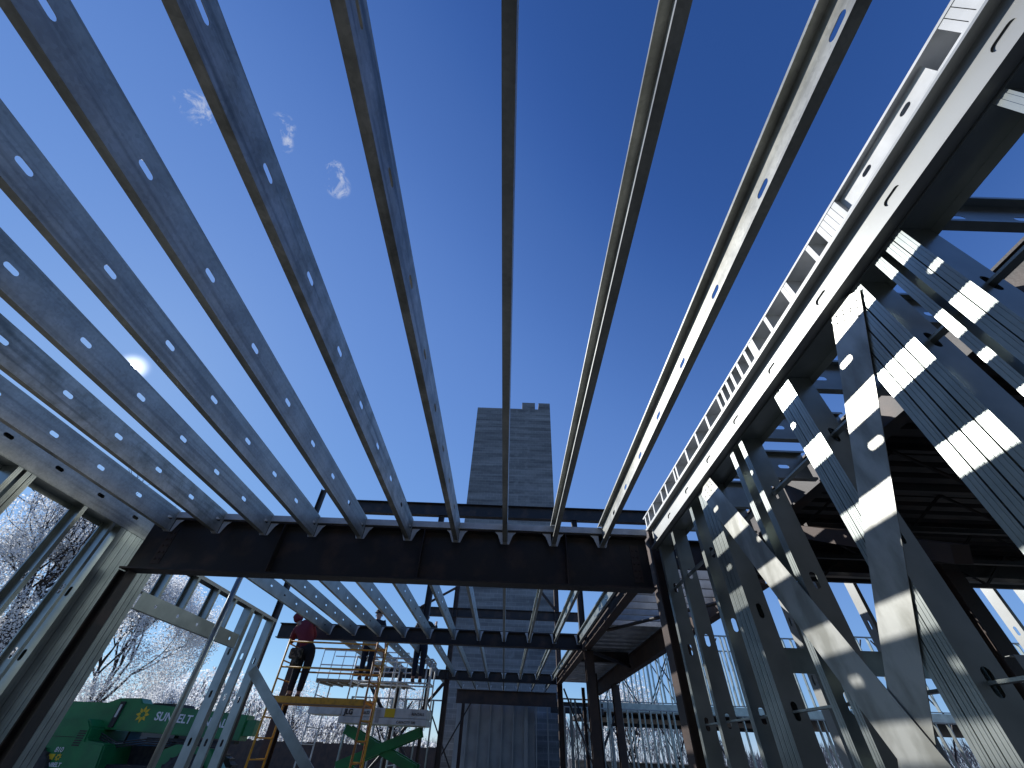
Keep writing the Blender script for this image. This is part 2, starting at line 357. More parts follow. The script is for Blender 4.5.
beam((-3.75, 18.0, 5.46), (3.0, 18.0, 5.46), 0.32, 0.15, BEAM, 'upper floor beam in front of the tower, seen below the near beam')
def column(x, y, z0, z1, wdt, m, label, rot=False):
    mb = MB(); h = wdt; a = Vector((x, y, z0))
    L, V, N = (Z_, X_, Y_) if rot else (Z_, Y_, X_)
    tf = .016
    mb.obox(a, L, V, N, .02, z1 - z0, -h / 2, -h / 2 + tf, -h / 2, h / 2); mb.obox(a, L, V, N, .02, z1 - z0, h / 2 - tf, h / 2, -h / 2, h / 2)
    mb.obox(a, L, V, N, .02, z1 - z0, -h / 2 + tf, h / 2 - tf, -.005, .005)
    mb.obox(a, L, V, N, 0, .02, -h * .8, h * .8, -h * .8, h * .8)
    return tag(mb.build('steel_column', m, origin=(x, y, z0)), label, 'steel column')
column(1.87, 5.10, F0, 3.72, 0.20, BROWN, 'dark column at the right end of the near beam', True)
column(-4.60, 5.12, F0, 2.97, 0.13, BEAM, 'dark column at the left end of the near beam, between stud packs', True)
column(1.98, 11.36, F0, 3.38, 0.20, BROWN, 'brown column under the second beam, at its right end')
column(3.60, 16.2, F0, 3.28, 0.22, BROWN, 'brown column under the deck edge beam on the right')
column(1.98, 18.0, F0, 7.4, 0.18, BROWN, 'tall column in front of the tower, right one of a pair', True)
column(-2.13, 18.0, F0, 6.6, 0.18, BROWN, 'tall column in front of the tower, left one of a pair', True)
column(-1.75, 21.7, F0, 3.05, 0.13, BROWN, 'slender rust brown post beside the stud wall under the tower', True)
column(-4.92, 11.36, F0, 3.38, 0.20, BROWN, 'brown column beside the worker in the dark red hoodie')
column(-5.80, 11.3, F0, 7.3, 0.13, BEAM, 'tall thin dark post rising above the left stud wall', True)
column(1.86, 11.3, 3.74, 6.59, 0.15, BEAM, 'short dark post holding the high beam, right of the tower', True)
column(-2.05, 11.3, 3.74, 6.59, 0.15, BEAM, 'short dark post holding the high beam, left of the tower', True)
def rod(a, b, r, m, label, name='steel_brace', cat='brace'):
    mb = MB(); mb.tube([a, b], r, 8); return tag(mb.build(name, m, origin=a), label, cat)
rod((1.30, 17.9, 6.55), (1.9, 17.9, 5.85), .06, BEAM, 'short diagonal knee brace at the tower column, right side')
rod((-3.5, 17.9, 5.75), (-2.2, 17.9, 6.5), .05, BEAM, 'short diagonal brace reaching to the left tower column')
rod((-2.2, 17.75, 3.30), (-4.9, 17.75, 0.3), .055, BEAM, 'dark cross brace falling left from the left tower column')
rod((-4.9, 17.6, 3.30), (-2.2, 17.6, 0.3), .055, BEAM, 'dark cross brace falling right towards the left tower column')
rod((2.1, 17.8, 3.3), (3.4, 17.8, 0.3), .03, BEAM, 'thin cross brace right of the right tower column')
rod((2.02, 9.2, 3.40), (3.45, 6.8, 3.38), .03, BEAM, 'diagonal rod under the nearer part of the corrugated deck')
rod((2.02, 11.6, 3.44), (3.48, 13.5, 3.42), .045, BEAM, 'diagonal rod under the farther part of the corrugated deck')

# ------------------------------------------------------------------ joists
S = 0.61; XJ = lambda i: -2.4818 + i * S - 0.0; YH0, DH = 0.7448, 0.5931
def joist_mesh(mb, x, y0, y1, z0, h, b, side=-1, holes=True, ha=.095, hb=.038):
    hs = [(YH0 + k * DH - y0, 3.5633 - z0 if h > .25 else h / 2) for k in range(-8, 40)] if holes else []
    mb.cee((x, y0, z0), Y_, Z_, (side, 0, 0), y1 - y0, h, b, .016, .003, hs, ha, hb)
def hanger_mesh(mb, x, y, z0, z1, s=1.0, back=True):
    # flared clip: narrow seat at the bottom, wings widening to the top
    for sg in (-1, 1):
        xi = x - .025 + sg * .03
        pts = [(xi, z0 - .004), (xi + sg * .022 * s, z0 - .004), (xi + sg * .045 * s, z0 + (z1 - z0) * .35), (xi + sg * .065 * s, z0 + (z1 - z0) * .65), (xi + sg * .125 * s, z1), (xi, z1)]
        n = len(pts); vs = [(p[0], y, p[1]) for p in pts] + [(p[0], y + .004, p[1]) for p in pts]
        fs = [tuple(range(n)), tuple(range(2 * n - 1, n - 1, -1))] + [(i, (i + 1) % n, n + (i + 1) % n, n + i) for i in range(n)]
        mb.add(vs, fs)
    mb.box((x - .055, y - .06, z0 - .007), (x + .005, y, z0 - .004))
BAY1 = 'joists overhead in the near room'
names1 = {-3: 'nearest the left wall', -2: 'second from the left wall', -1: 'with the sun behind its edge, third from the left wall', 0: 'fourth from the left wall',
          1: 'fifth from the left wall, left of the small clouds', 2: 'stained and blotchy, sixth from the left wall', 3: 'seventh from the left wall, left of the tower', 4: 'seen edge on, running straight up the middle',
          5: 'right of the tower, its open side catching sun', 6: 'last before the right wall, its web sunlit'}
for i in range(-3, 7):
    x = XJ(i); t = thing('floor_joist', (x, 1, ZJ0), 'galvanized C joist overhead, ' + names1[i], 'joist', BAY1)
    mb = MB(); joist_mesh(mb, x, -3.2, 5.00, ZJ0, ZJ1 - ZJ0, .055)
    mb.build('channel', GALV2 if i in (2, 3, -2) else JOIST, t)
    t.rotation_euler = (R(random.uniform(-.04, .04)), R(random.uniform(-.7, .7)), R(random.uniform(-.05, .05)))
    mb = MB(); hanger_mesh(mb, x, 5.006, ZJ0, 3.60); mb.build('hanger', ZINC, t)
mb = MB(); mb.box((-4.56, 4.99, 3.600), (1.74, 5.21, 3.605)); mb.box((-4.56, 4.984, 3.60), (1.74, 4.989, 3.675)); 
tag(mb.build('edge_angle', ZINC), 'bright galvanized angle lying along the top of the near beam', 'steel angle')
n2 = 0
for bay, (ya, yb, z0, lo, hi) in enumerate([(5.21, 11.27, 3.50, -3, 7), (11.45, 17.92, 3.53, -3, 7), (18.1, 21.8, 3.55, 0, 7)]):
    word = ['second bay', 'third bay', 'fourth bay'][bay]; src = None
    for i in range(lo, hi + 1):
        x = XJ(i) - (.02 if i == 7 else 0)
        lab = 'galvanized joist of the %s beyond the near beam, %s from the left' % (word, ORD[i - lo])
        if src is None:
            src = thing('floor_joist', (x, ya, z0), lab, 'joist', 'joists of the ' + word)
            mb = MB(); joist_mesh(mb, x, ya, yb, z0, 3.722 - z0, .05, ha=.08, hb=.03); mb.build('channel', GALV, src)
            mb = MB(); hanger_mesh(mb, x, yb + .004, z0, 3.70, .6); mb.build('hanger', ZINC, src)
        else: copy_tree(src, (x, ya, z0), lab)
    if bay < 2: 
        mb = MB(); mb.box((-4.9, yb + .02, 3.724), (1.83, yb + .17, 3.729)); tag(mb.build('edge_angle', ZINC), 'thin bright angle on top of the beam at the end of the ' + word, 'steel angle')

# ------------------------------------------------------------------ stud walls beside the near room
def stud(mb, Y, xr, xo, z0, z1, side=1, b=.05, holes=True, zc=None):
    """stud of a Y-running wall: web at Y, from room face xr out to xo, flange towards side*Y"""
    w_ = abs(xo - xr); d_ = Vector((1 if xo > xr else -1, 0, 0))
    hs = [(z - z0, w_ / 2) for z in (zc or (0.58, 1.17, 1.765, 2.345, 2.935))] if holes else []
    mb.cee((xr, Y, z0), Z_, d_, (0, side, 0), z1 - z0, w_, b, .014, .0025, hs, .10, .04)
    for q0, q1 in ((.22, .40), (.60, .78)):      # rolled ribs of the flange
        mb.box((xr - d_.x * .0014, Y + side * b * q0, z0), (xr, Y + side * b * q1, z1))
def flat(mb, a, b, wd, t, nrm, face_off=0):
    a = Vector(a); b = Vector(b); L = (b - a).normalized(); N = Vector(nrm); V = N.cross(L).normalized()
    ln = (b - a).length; mb.cee(a - V * wd / 2, L, V, N, ln, wd, .04, .01, t, [(s, wd / 2) for s in (0.45, 1.05, 1.65)], .09, .045)

XW = 1.805
wall = thing('stud_wall', (XW, 2, F0), 'galvanized stud wall on the right with punched header, packed studs and diagonals', 'stud wall')
# header: boxed pair of joists with holes showing the second web
mb = MB(); hs = [(0.167 - 1.78 + .593 * k + 3.2 - 1.0 + 1.015 - .002 + .0, .152) for k in range(-4, 12)]
hs = [((0.166 + .593 * k) + 3.2, .138) for k in range(-5, 9)]
HB, HT = 3.421, 3.672
mb.cee((XW + .008, -3.2, HB), Y_, Z_, (-1, 0, 0), 8.17, HT - HB, .064, .012, .003, hs, .10, .042)
mb.cee((XW + .014, -3.2, HB), Y_, Z_, (1, 0, 0), 8.17, HT - HB, .062, .016, .003, [], .10, .042)
for k in range(26):
    for z_ in (HB + .025, HB + .22): c_ = Vector((XW + .0078, -2.9 + .31 * k + random.uniform(-.03, .03), z_ + random.uniform(-.006, .006))); mb.tube([c_, c_ - X_ * .004], .0055, 6)
hd = mb.build('header', GALVB, wall)
mb = MB(); mb.box((XW + .004, -3.2, 3.402), (XW + .158, 4.97, 3.405)); mb.box((XW + .155, -3.2, 3.35), (XW + .158, 4.97, 3.4015)); mb.build('top_track', GALV, wall)
mb = MB(); mb.cee((XW, -3.2, F0), Y_, X_, (0, 0, 1), 8.17, .155, .04, 0, .0025, lips=False); mb.build('bottom_track', GALV, wall)
Z1 = 3.40
def put(Ys, side=1, b=.05, m=GALV, holes=True, x=XW + .003, xo=XW + .152):
    for Yq in Ys:
        mb = MB(); stud(mb, Yq, x, xo, F0 + .01, Z1, side, b, holes); mb.build('stud', m, wall)
put([4.80, 4.33, 3.73], 1, .055)
put([3.285, 3.345, 3.405, 3.465], 1, .053)
put([2.735, 2.575], 1, .058)
put([1.875, 1.937, 1.999], 1, .056)
put([1.143, 1.209, 1.275, 1.341], 1, .058)
put([0.985], 1, .045)
put([0.848, 0.903], 1, .05)
put([0.30, -0.31, -0.92, -1.53, -2.14, -2.75], 1, .05)
# diagonals on the room face
mb = MB(); flat(mb, (XW - .006, 1.235, 3.40), (XW - .006, 2.95, .35), .225, .0025, (1, 0, 0)); 
# (face plate plus returns pointing into the wall)
dA = None
def strap(a, b, wd, x):
    mb = MB(); a = Vector((x, a[0], a[1])); b = Vector((x, b[0], b[1])); L = (b - a).normalized(); V = X_.cross(L).normalized(); ln = (b - a).length
    mb.plate(a - V * wd / 2, L, V, -X_, ln, wd, .003, [], .09, .045)
    for s_ in (.05, .08, .11, ln - .1):      # screw heads
        for q in (-.35, -.12, .12, .35):
            c = a + L * (s_ + random.uniform(0, .03)) + V * wd * q - X_ * .003
            mb.tube([c, c - X_ * .004], .005, 6)
    return mb
sA = strap((1.245, 3.405), (2.72, 0.9), .20, XW - .004); sA.build('diagonal_brace', BRACE, wall)
sB = strap((3.32, 3.405), (2.02, 1.0), .235, XW - .012); sB.build('diagonal_brace', BRACE, wall)
# bridging channel threaded through the punched holes
mb = MB(); mb.cee((XW + .055, -2.7, 1.755), Y_, X_, (0, 0, 1), 7.5, .038, .012, 0, .0025, lips=False); mb.build('bridging_channel', GALV, wall)
mb = MB(); mb.cee((XW + .055, -2.7, 2.925), Y_, X_, (0, 0, 1), 7.5, .038, .012, 0, .0025, lips=False); mb.build('bridging_channel', GALV, wall)

# low wall standing on the right header
lw = thing('parapet_wall', (1.9, 2, 3.68), 'low ladder-like stud wall standing on top of the right header', 'parapet wall')
LX0, LX1 = XW - .052, XW + .10
mb = MB(); mb.cee((LX0, -.5, 3.676), Y_, X_, (0, 0, 1), 5.55, LX1 - LX0, .014, 0, .0025, lips=False); mb.build('bottom_track', ZINC, lw)
mb = MB(); mb.cee((LX0, -.5, 3.850), Y_, X_, (0, 0, -1), 5.55, LX1 - LX0, .016, 0, .0025, lips=False); mb.build('top_track', ZINC, lw)
for yy in [-.2, -.1, .035, .07, .105, .140, .90, .935, .97, 1.005, 1.04, 1.16, 1.42, 1.455, 1.70, 1.91, 1.945, 2.03, 2.16, 2.275, 2.37, 2.47, 2.555, 2.83, 3.10, 3.385, 3.70, 3.775, 4.08, 4.25, 4.58, 4.80, 4.95]:
    mb = MB(); mb.cee((LX0 + .003, yy, 3.680), Z_, X_, (0, 1, 0), .167, LX1 - LX0 - .006, .032, .01, .0025); mb.build('stud', ZINC, lw)
mb = MB(); mb.plate((LX0 + .035, .30, 3.69), Y_, Z_, X_, .60, .15, .003, [(.15, .09), (.42, .09)], .06, .03); mb.build('gusset_plate', ZINC, lw)

# left wall
XL = -4.80
wl = thing('stud_wall', (XL, 3, F0), 'galvanized stud wall on the near left, bright blossom tree seen between its studs', 'stud wall')
mb = MB(); hs = [(3.175 - .593 * k + 3.2, .156) for k in range(-4, 10)]
mb.cee((XL, -3.2, 3.407), Y_, Z_, (-1, 0, 0), 8.58, .285, .055, .016, .003, hs)
mb.cee((XL - .12, -3.2, ZJ0), Y_, Z_, (1, 0, 0), 8.58, ZJ1 - ZJ0, .055, .016, .003, [])
mb.build('header', JOIST, wl)
mb = MB(); mb.box((XL - .155, -3.2, 3.402), (XL, 5.42, 3.405)); mb.box((XL - .158, -3.2, 3.35), (XL - .1555, 5.42, 3.405)); mb.build('top_track', GALV, wl)
mb = MB(); mb.cee((XL, -3.2, F0), Y_, -X_, (0, 0, 1), 8.15, .155, .04, 0, .0025, lips=False); mb.build('bottom_track', GALV, wl)
def putl(w_, Ys, b=.05, m=GALV, z0=F0 + .01, z1=Z1, side=1, holes=True):
    for Yq in Ys:
        mb = MB(); stud(mb, Yq, XL - .003, XL - .152, z0, z1, side, b, holes, (0.9, 1.49, 2.08, 2.67)); mb.build('stud', m, w_)
putl(wl, [3.60, 3.54, 3.45], .05)
putl(wl, [4.33], .05, side=-1); putl(wl, [4.77], .04, side=-1)
putl(wl, [4.87, 4.965, 5.06, 5.155, 5.25, 5.345], .088)
putl(wl, [2.9, 2.3, 1.7, 1.1, .5], .05)
mb = MB(); mb.cee((XL - .095, -2.7, 1.5), Y_, X_, (0, 0, 1), 7.3, .038, .012, 0, .0025, lips=False); mb.build('bridging_channel', GALV, wl)
# second left wall
w2 = thing('stud_wall', (XL, 7.5, F0), 'stud wall beyond the left column with a lowered lintel and short studs above it', 'stud wall')
mb = MB(); mb.cee((XL, 5.48, 3.405), Y_, -X_, (0, 0, -1), 4.02, .155, .05, 0, .0025, lips=False); mb.build('top_track', GALVB, w2)
mb = MB(); mb.cee((XL, 5.48, F0), Y_, -X_, (0, 0, 1), 4.02, .155, .04, 0, .0025, lips=False); mb.build('bottom_track', GALV, w2)
mb = MB(); mb.cee((XL, 5.76, 2.72), Y_, Z_, (-1, 0, 0), 2.60, .20, .06, .015, .003, [(.35 + .5 * k, .1) for k in range(5)], .05, .05); mb.build('lintel', GALV, w2)
putl(w2, [5.50, 5.58, 5.66], .07)
putl(w2, [6.10, 6.68, 7.28, 7.86], .05, z0=2.925, side=-1)
putl(w2, [8.40, 8.465], .058); putl(w2, [8.86, 9.36], .055)
mb = MB(); mb.cee((-4.70, 8.95, 2.44), (.766, 0, -.643), (.643, 0, .766), (0, 1, 0), 2.9, .15, .04, .01, .003); tag(mb.build('track_offcut', GALV), 'loose galvanized track leaning diagonally at the end of the left stud wall', 'steel track')
mb = MB(); mb.tube([(-3.5, 5.56, F0), (-3.5, 5.56, 3.49)], .034, 14); tag(mb.build('shoring_pipe', GALV, smooth=True), 'vertical grey pipe standing just behind the near beam', 'pipe')

# ------------------------------------------------------------------ right hand bay: short joists, decks, rear wall
t0 = None
for k in range(8):
    y = 0.865 + .595 * k
    if y > 5: break
    lab = 'short galvanized joist over the corridor right of the stud wall, %s from the camera' % ORD[k]
    if t0 is None:
        mb = MB(); mb.cee((XW + .165, y, ZJ0), X_, Z_, (0, -1, 0), .83, .302, .05, .016, .003, [(.25, .15), (.6, .15)]); t0 = tag(mb.build('floor_joist', GALV, origin=(XW + .165, y, ZJ0)), lab, 'joist', 'short corridor joists')
    else:
        c = t0.copy(); COL.objects.link(c); c.location = (XW + .165, y, ZJ0); c['label'] = lab
def deck(x0, x1, y0, y1, z, label, pt=.2, dp=.05, m=None):
    mb = MB(); prof = []; y = y0
    while y < y1: prof += [(y, 0), (y + pt * .52, 0), (y + pt * .62, dp), (y + pt * .9, dp)]; y += pt
    n = len(prof); vs = [(x0, p[0], z + p[1]) for p in prof] + [(x1, p[0], z + p[1]) for p in prof] + [(x0, p[0], z + p[1] + .003) for p in prof] + [(x1, p[0], z + p[1] + .003) for p in prof]
    fs = []
    for i in range(n - 1):
        fs += [(i, i + 1, n + i + 1, n + i), (2 * n + i, 3 * n + i, 3 * n + i + 1, 2 * n + i + 1), (i, 2 * n + i, 2 * n + i + 1, i + 1), (n + i, n + i + 1, 3 * n + i + 1, 3 * n + i)]
    fs += [(0, n, 3 * n, 2 * n), (n - 1, 3 * n - 1, 4 * n - 1, 2 * n - 1)]
    mb.add(vs, fs); return tag(mb.build('metal_deck', m or DECKM), label, 'metal deck')
beam((2.89, .95, 3.42), (2.89, 5.5, 3.42), .30, .13, BEAM, 'dark beam parallel to the right stud wall, across the corridor')
deck(2.97, 9.5, 1.0, 5.6, 3.735, 'corrugated deck over the room at far right, coloured dark for its shade', m=BEAM)  # dark steel colour stands in for the shade on this underside
beam((2.0, 5.46, 3.38), (9.5, 5.46, 3.38), .345, .14, BEAM, 'dark fascia beam above the bright opening in the far right room')
deck(2.0, 3.66, 9.2, 20.0, 3.735, 'shiny corrugated deck over the passage right of the second bay', .46, .12)
tp = None
for k in range(9):
    y = 5.62 + .41 * k; lab = 'short punched joist bridging the passage right of the second bay, %s from the near beam' % ORD[k]
    if tp is None:
        mb = MB(); mb.cee((2.03, y, 3.432), X_, Z_, (0, 1, 0), 1.40, .26, .05, .016, .003, [(.3, .13), (.9, .13)], .07, .035); tp = tag(mb.build('floor_joist', ZINC, origin=(2.03, y, 3.432)), lab, 'joist', 'joists over the passage')
    else:
        c = tp.copy(); COL.objects.link(c); c.location = (2.03, y, 3.432); c['label'] = lab
for k in range(6):
    mb = MB(); y = 1.5 + .78 * k
    mb.bar((2.97, y, 3.70), (9.4, y, 3.70), .05, .05); mb.bar((2.97, y, 3.28), (9.4, y, 3.28), .045, .045)
    for j in range(12):
        xa = 2.99 + j * .53; mb.bar((xa, y, 3.68 if j % 2 else 3.30), (xa + .53, y, 3.30 if j % 2 else 3.68), .022, .022)
    tag(mb.build('bar_joist', BEAM), 'dark open web joist under the far right deck, %s from the camera' % ORD[k], 'bar joist', 'open web joists at far right')
rw = thing('stud_wall', (6, 5.6, F0), 'rear stud wall of the far right room with a bright window opening', 'stud wall')
for i, x in enumerate([3.1, 3.6, 4.1, 4.6, 5.1, 5.55, 5.9, 6.0, 6.45, 6.9, 7.0, 7.6, 8.2, 8.8, 9.3]):
    mb = MB(); mb.cee((x, 5.62, F0), Z_, Y_, X_, 3.36, .15, .05, .012, .0025, [(1.2, .075), (2.2, .075), (2.8, .075)]); mb.build('stud', GALVB, rw)
mb = MB(); mb.box((3.0, 5.61, 2.30), (9.4, 5.615, 2.55)); mb.box((3.0, 5.61, 3.33), (9.4, 5.615, 3.42)); mb.build('track', GALV, rw)
rs = thing('stud_wall', (4.2, 4.0, F0), 'short dark framed partition with brown post inside the far right room', 'stud wall')
for i, y in enumerate([2.6, 3.0, 3.4]):
    mb = MB(); mb.cee((4.6 + .1 * i, y, F0), Z_, X_, Y_, 3.2, .15, .05, .012, .0025); mb.build('stud', BEAM, rs)
mb = MB(); mb.cee((2.1, 1.93, 1.78), X_, Z_, Y_, 1.7, .09, .04, 0, .0025, lips=False); tag(mb.build('blocking_channel', GALVB), 'horizontal galvanized channel with a sun spot behind the right studs', 'steel channel')
column(3.55, 1.75, F0, 3.70, .22, BROWN, 'thick dark brown column at the right edge of the picture', True)
column(5.3, 5.0, F0, 3.5, .2, BROWN, 'brown column deep inside the far right room')
mb = MB(); mb.bar((2.95, 2.6, 2.55), (3.0, 4.2, 3.40), .12, .12); tag(mb.build('knee_brace', BROWN), 'thick brown knee brace seen between the right wall diagonals', 'brace')

bk = MB(); bk.box((-9, -4.3, 0), (13, -4.1, 9)); tag(bk.build('sky_block_wall', BLACK), 'tall unseen dark wall added behind the viewpoint to shade the studs', 'wall')  # added out of view: blocks sky so camera-facing stud webs stay dark
# ------------------------------------------------------------------ block tower and the framing at its base
tw = thing('masonry_tower', (0, 27, 0), 'tall grey concrete block stair tower with a notched top', 'tower')
mb = MB(); mb.box((-2.9, 24, 0), (2.75, 30, 21.3)); mb.build('wall', CMU, tw)
mb = MB(); mb.box((.57, 24, 21.302), (1.58, 30, 21.95)); mb.box((1.86, 24, 21.302), (2.75, 30, 21.95)); mb.build('raised_wall', CMU, tw)
bw = thing('stud_wall', (0, 22.6, F0), 'stud partition with pale vertical studs under the brown beam by the tower', 'stud wall')
mb = MB(); mb.box((-2.1, 22.75, F0), (1.35, 22.77, 3.3)); mb.build('sheathing', SHEATH, bw)
for i in range(8):
    x = -1.62 + .5 * i; mb = MB(); mb.cee((x, 22.58, F0), Z_, Y_, X_, 3.2, .15, .05 if i != 5 else .16, .012, .0025); mb.build('stud', GALVB, bw)

# ------------------------------------------------------------------ far wings
def wing(x0, x1, y, z0, z1, sp, label, band=None, braces=0, windows=False):
    t = thing('framed_wing', ((x0 + x1) / 2, y, 0), label, 'framed building')
    x = x0; i = 0
    while x < x1 and i < 60:
        mb = MB(); mb.cee((x, y, z0), Z_, Y_, X_, z1 - z0, .15, .05, .012, .004, [((z1 - z0) * q, .075) for q in (.25, .5, .75)]); mb.build('stud', GALV, t); x += sp * random.choice((.5, 1, 1, 1)); i += 1
    mb = MB(); mb.box((x0, y - .01, z0), (x1, y + .16, z0 + .03)); mb.box((x0, y - .01, z1), (x1, y + .16, z1 + .04)); mb.build('track', GALVB, t)
    if band: mb = MB(); mb.box((x0 - .1, y - .05, band[0]), (x1, y + .2, band[1])); mb.build('band', GALV, t)
    for k in range(braces):
        mb = MB(); xa = x0 + .6 + k * 2.4; mb.bar((xa, y + .5, z0), (xa + 1.8, y + .5, z1), .05, .05); mb.bar((xa + 1.8, y + .6, z0), (xa, y + .6, z1), .05, .05); mb.build('cross_brace', BEAM, t)
    return t
wing(4.4, 16, 25, 0, 3.2, .6, 'distant lower storey of pale studs with cross braces, right of the columns', (3.24, 3.56), 4)
wing(4.4, 16, 25.02, 3.6, 6.6, .45, 'distant upper storey of dense studs against the sky', None, 3)
wing(5.5, 17, 29, 3.6, 6.6, .55, 'second row of distant upper storey studs behind the first', None, 2)
wing(16.5, 30, 24, 0, 3.2, .6, 'distant stud framing far to the right, lower storey', (3.24, 3.56), 2)
wing(16.5, 30, 24.02, 3.6, 6.6, .6, 'distant stud framing far to the right, upper storey', None, 2)
mb = MB(); mb.box((4.6, 27, 3.1), (16, 27.2, 3.4)); mb.box((4.6, 27, 2.75), (16, 27.1, 2.9)); tag(mb.build('floor_beam', BEAM), 'dark floor framing behind the distant lower storey', 'steel beam')
wing(2.3, 4.4, 20.2, .05, 3.2, .33, 'grey stud partition in the gap between brown posts right of the tower base', None, 1)
wing(-6.2, -2.4, 20.5, .05, 3.0, .55, 'grey stud partition behind the green scissor arms', None, 2)
wing(2.6, 8.5, 22.3, .05, 3.1, .5, 'dim stud partition between the right columns and the distant wing', None, 1)
for i, (px_, py_) in enumerate([(-4.4, 17.2), (-3.5, 16.4), (-2.75, 17.6), (2.75, 15.0), (2.9, 18.5)]):
    column(px_, py_, F0, 3.42, .11, BROWN, 'slender dark post %s' % ['left of the scissor arms', 'behind the middle of the scissor arms', 'close to the left tower column', 'in the passage, nearer one', 'in the passage, farther one'][i], True)
for x0_, x1_, y_, z_, lb_ in ((4.4, 30, 25.3, 3.25, 'dark upper floor slab of the distant wing'), (-30, -8, 45, 0, '')):
    if z_: mb = MB(); mb.box((x0_, y_, z_), (x1_, y_ + 9, z_ + .2)); tag(mb.build('floor_deck', BEAM), lb_, 'floor')
beam((2.1, 23.2, 2.95), (4.5, 23.2, 2.95), .40, .15, BEAM, 'dark beam closing the gap between tower base and distant wing')
mb = MB(); mb.box((4.4, 33, .0), (30, 33.2, 1.4)); tag(mb.build('low_wall', CMU), 'low grey block wall behind the distant lower storey', 'wall')
mb = MB()
for k in range(46): mb.box((-26 + .6 * k, 40, .1), (-25.406 + .6 * k, 40.05, 1.7 + .03 * (k % 3)))
mb.box((-26, 40.05, .5), (1.6, 40.1, .6)); mb.box((-26, 40.05, 1.3), (1.6, 40.1, 1.4)); tag(mb.build('board_fence', BROWN), 'long brown board fence low in the distance behind the lift', 'fence')
# brick building glimpsed through the studs
bb = thing('brick_building', (30, 24, 0), 'low brick building with white gridded windows far behind the right wall', 'building')
mb = MB(); mb.box((22, 15, 0), (34, 16, 1.05)); mb.box((22, 15, 2.45), (34, 16, 3.5)); mb.box((22, 15.3, 1.05), (34, 16, 2.45)); mb.build('wall', BRK, bb)
for k in range(8):
    x = 22.4 + 1.45 * k
    mb = MB(); mb.box((x, 15.05, 1.1), (x + 1.1, 15.12, 1.17)); mb.box((x, 15.05, 2.33), (x + 1.1, 15.12, 2.4))
    for q in range(5): mb.box((x + .26 * q, 15.051, 1.17), (x + .26 * q + .05, 15.119, 2.33))
    for q in (1.45, 1.75, 2.05): mb.box((x + .05, 15.055, q), (x + 1.05, 15.115, q + .04))
    wn = mb.build('window', WHITEP, bb); mb = MB(); mb.box((x + .02, 15.14, 1.12), (x + 1.08, 15.15, 2.38)); mb.build('pane', GLASS, wn)

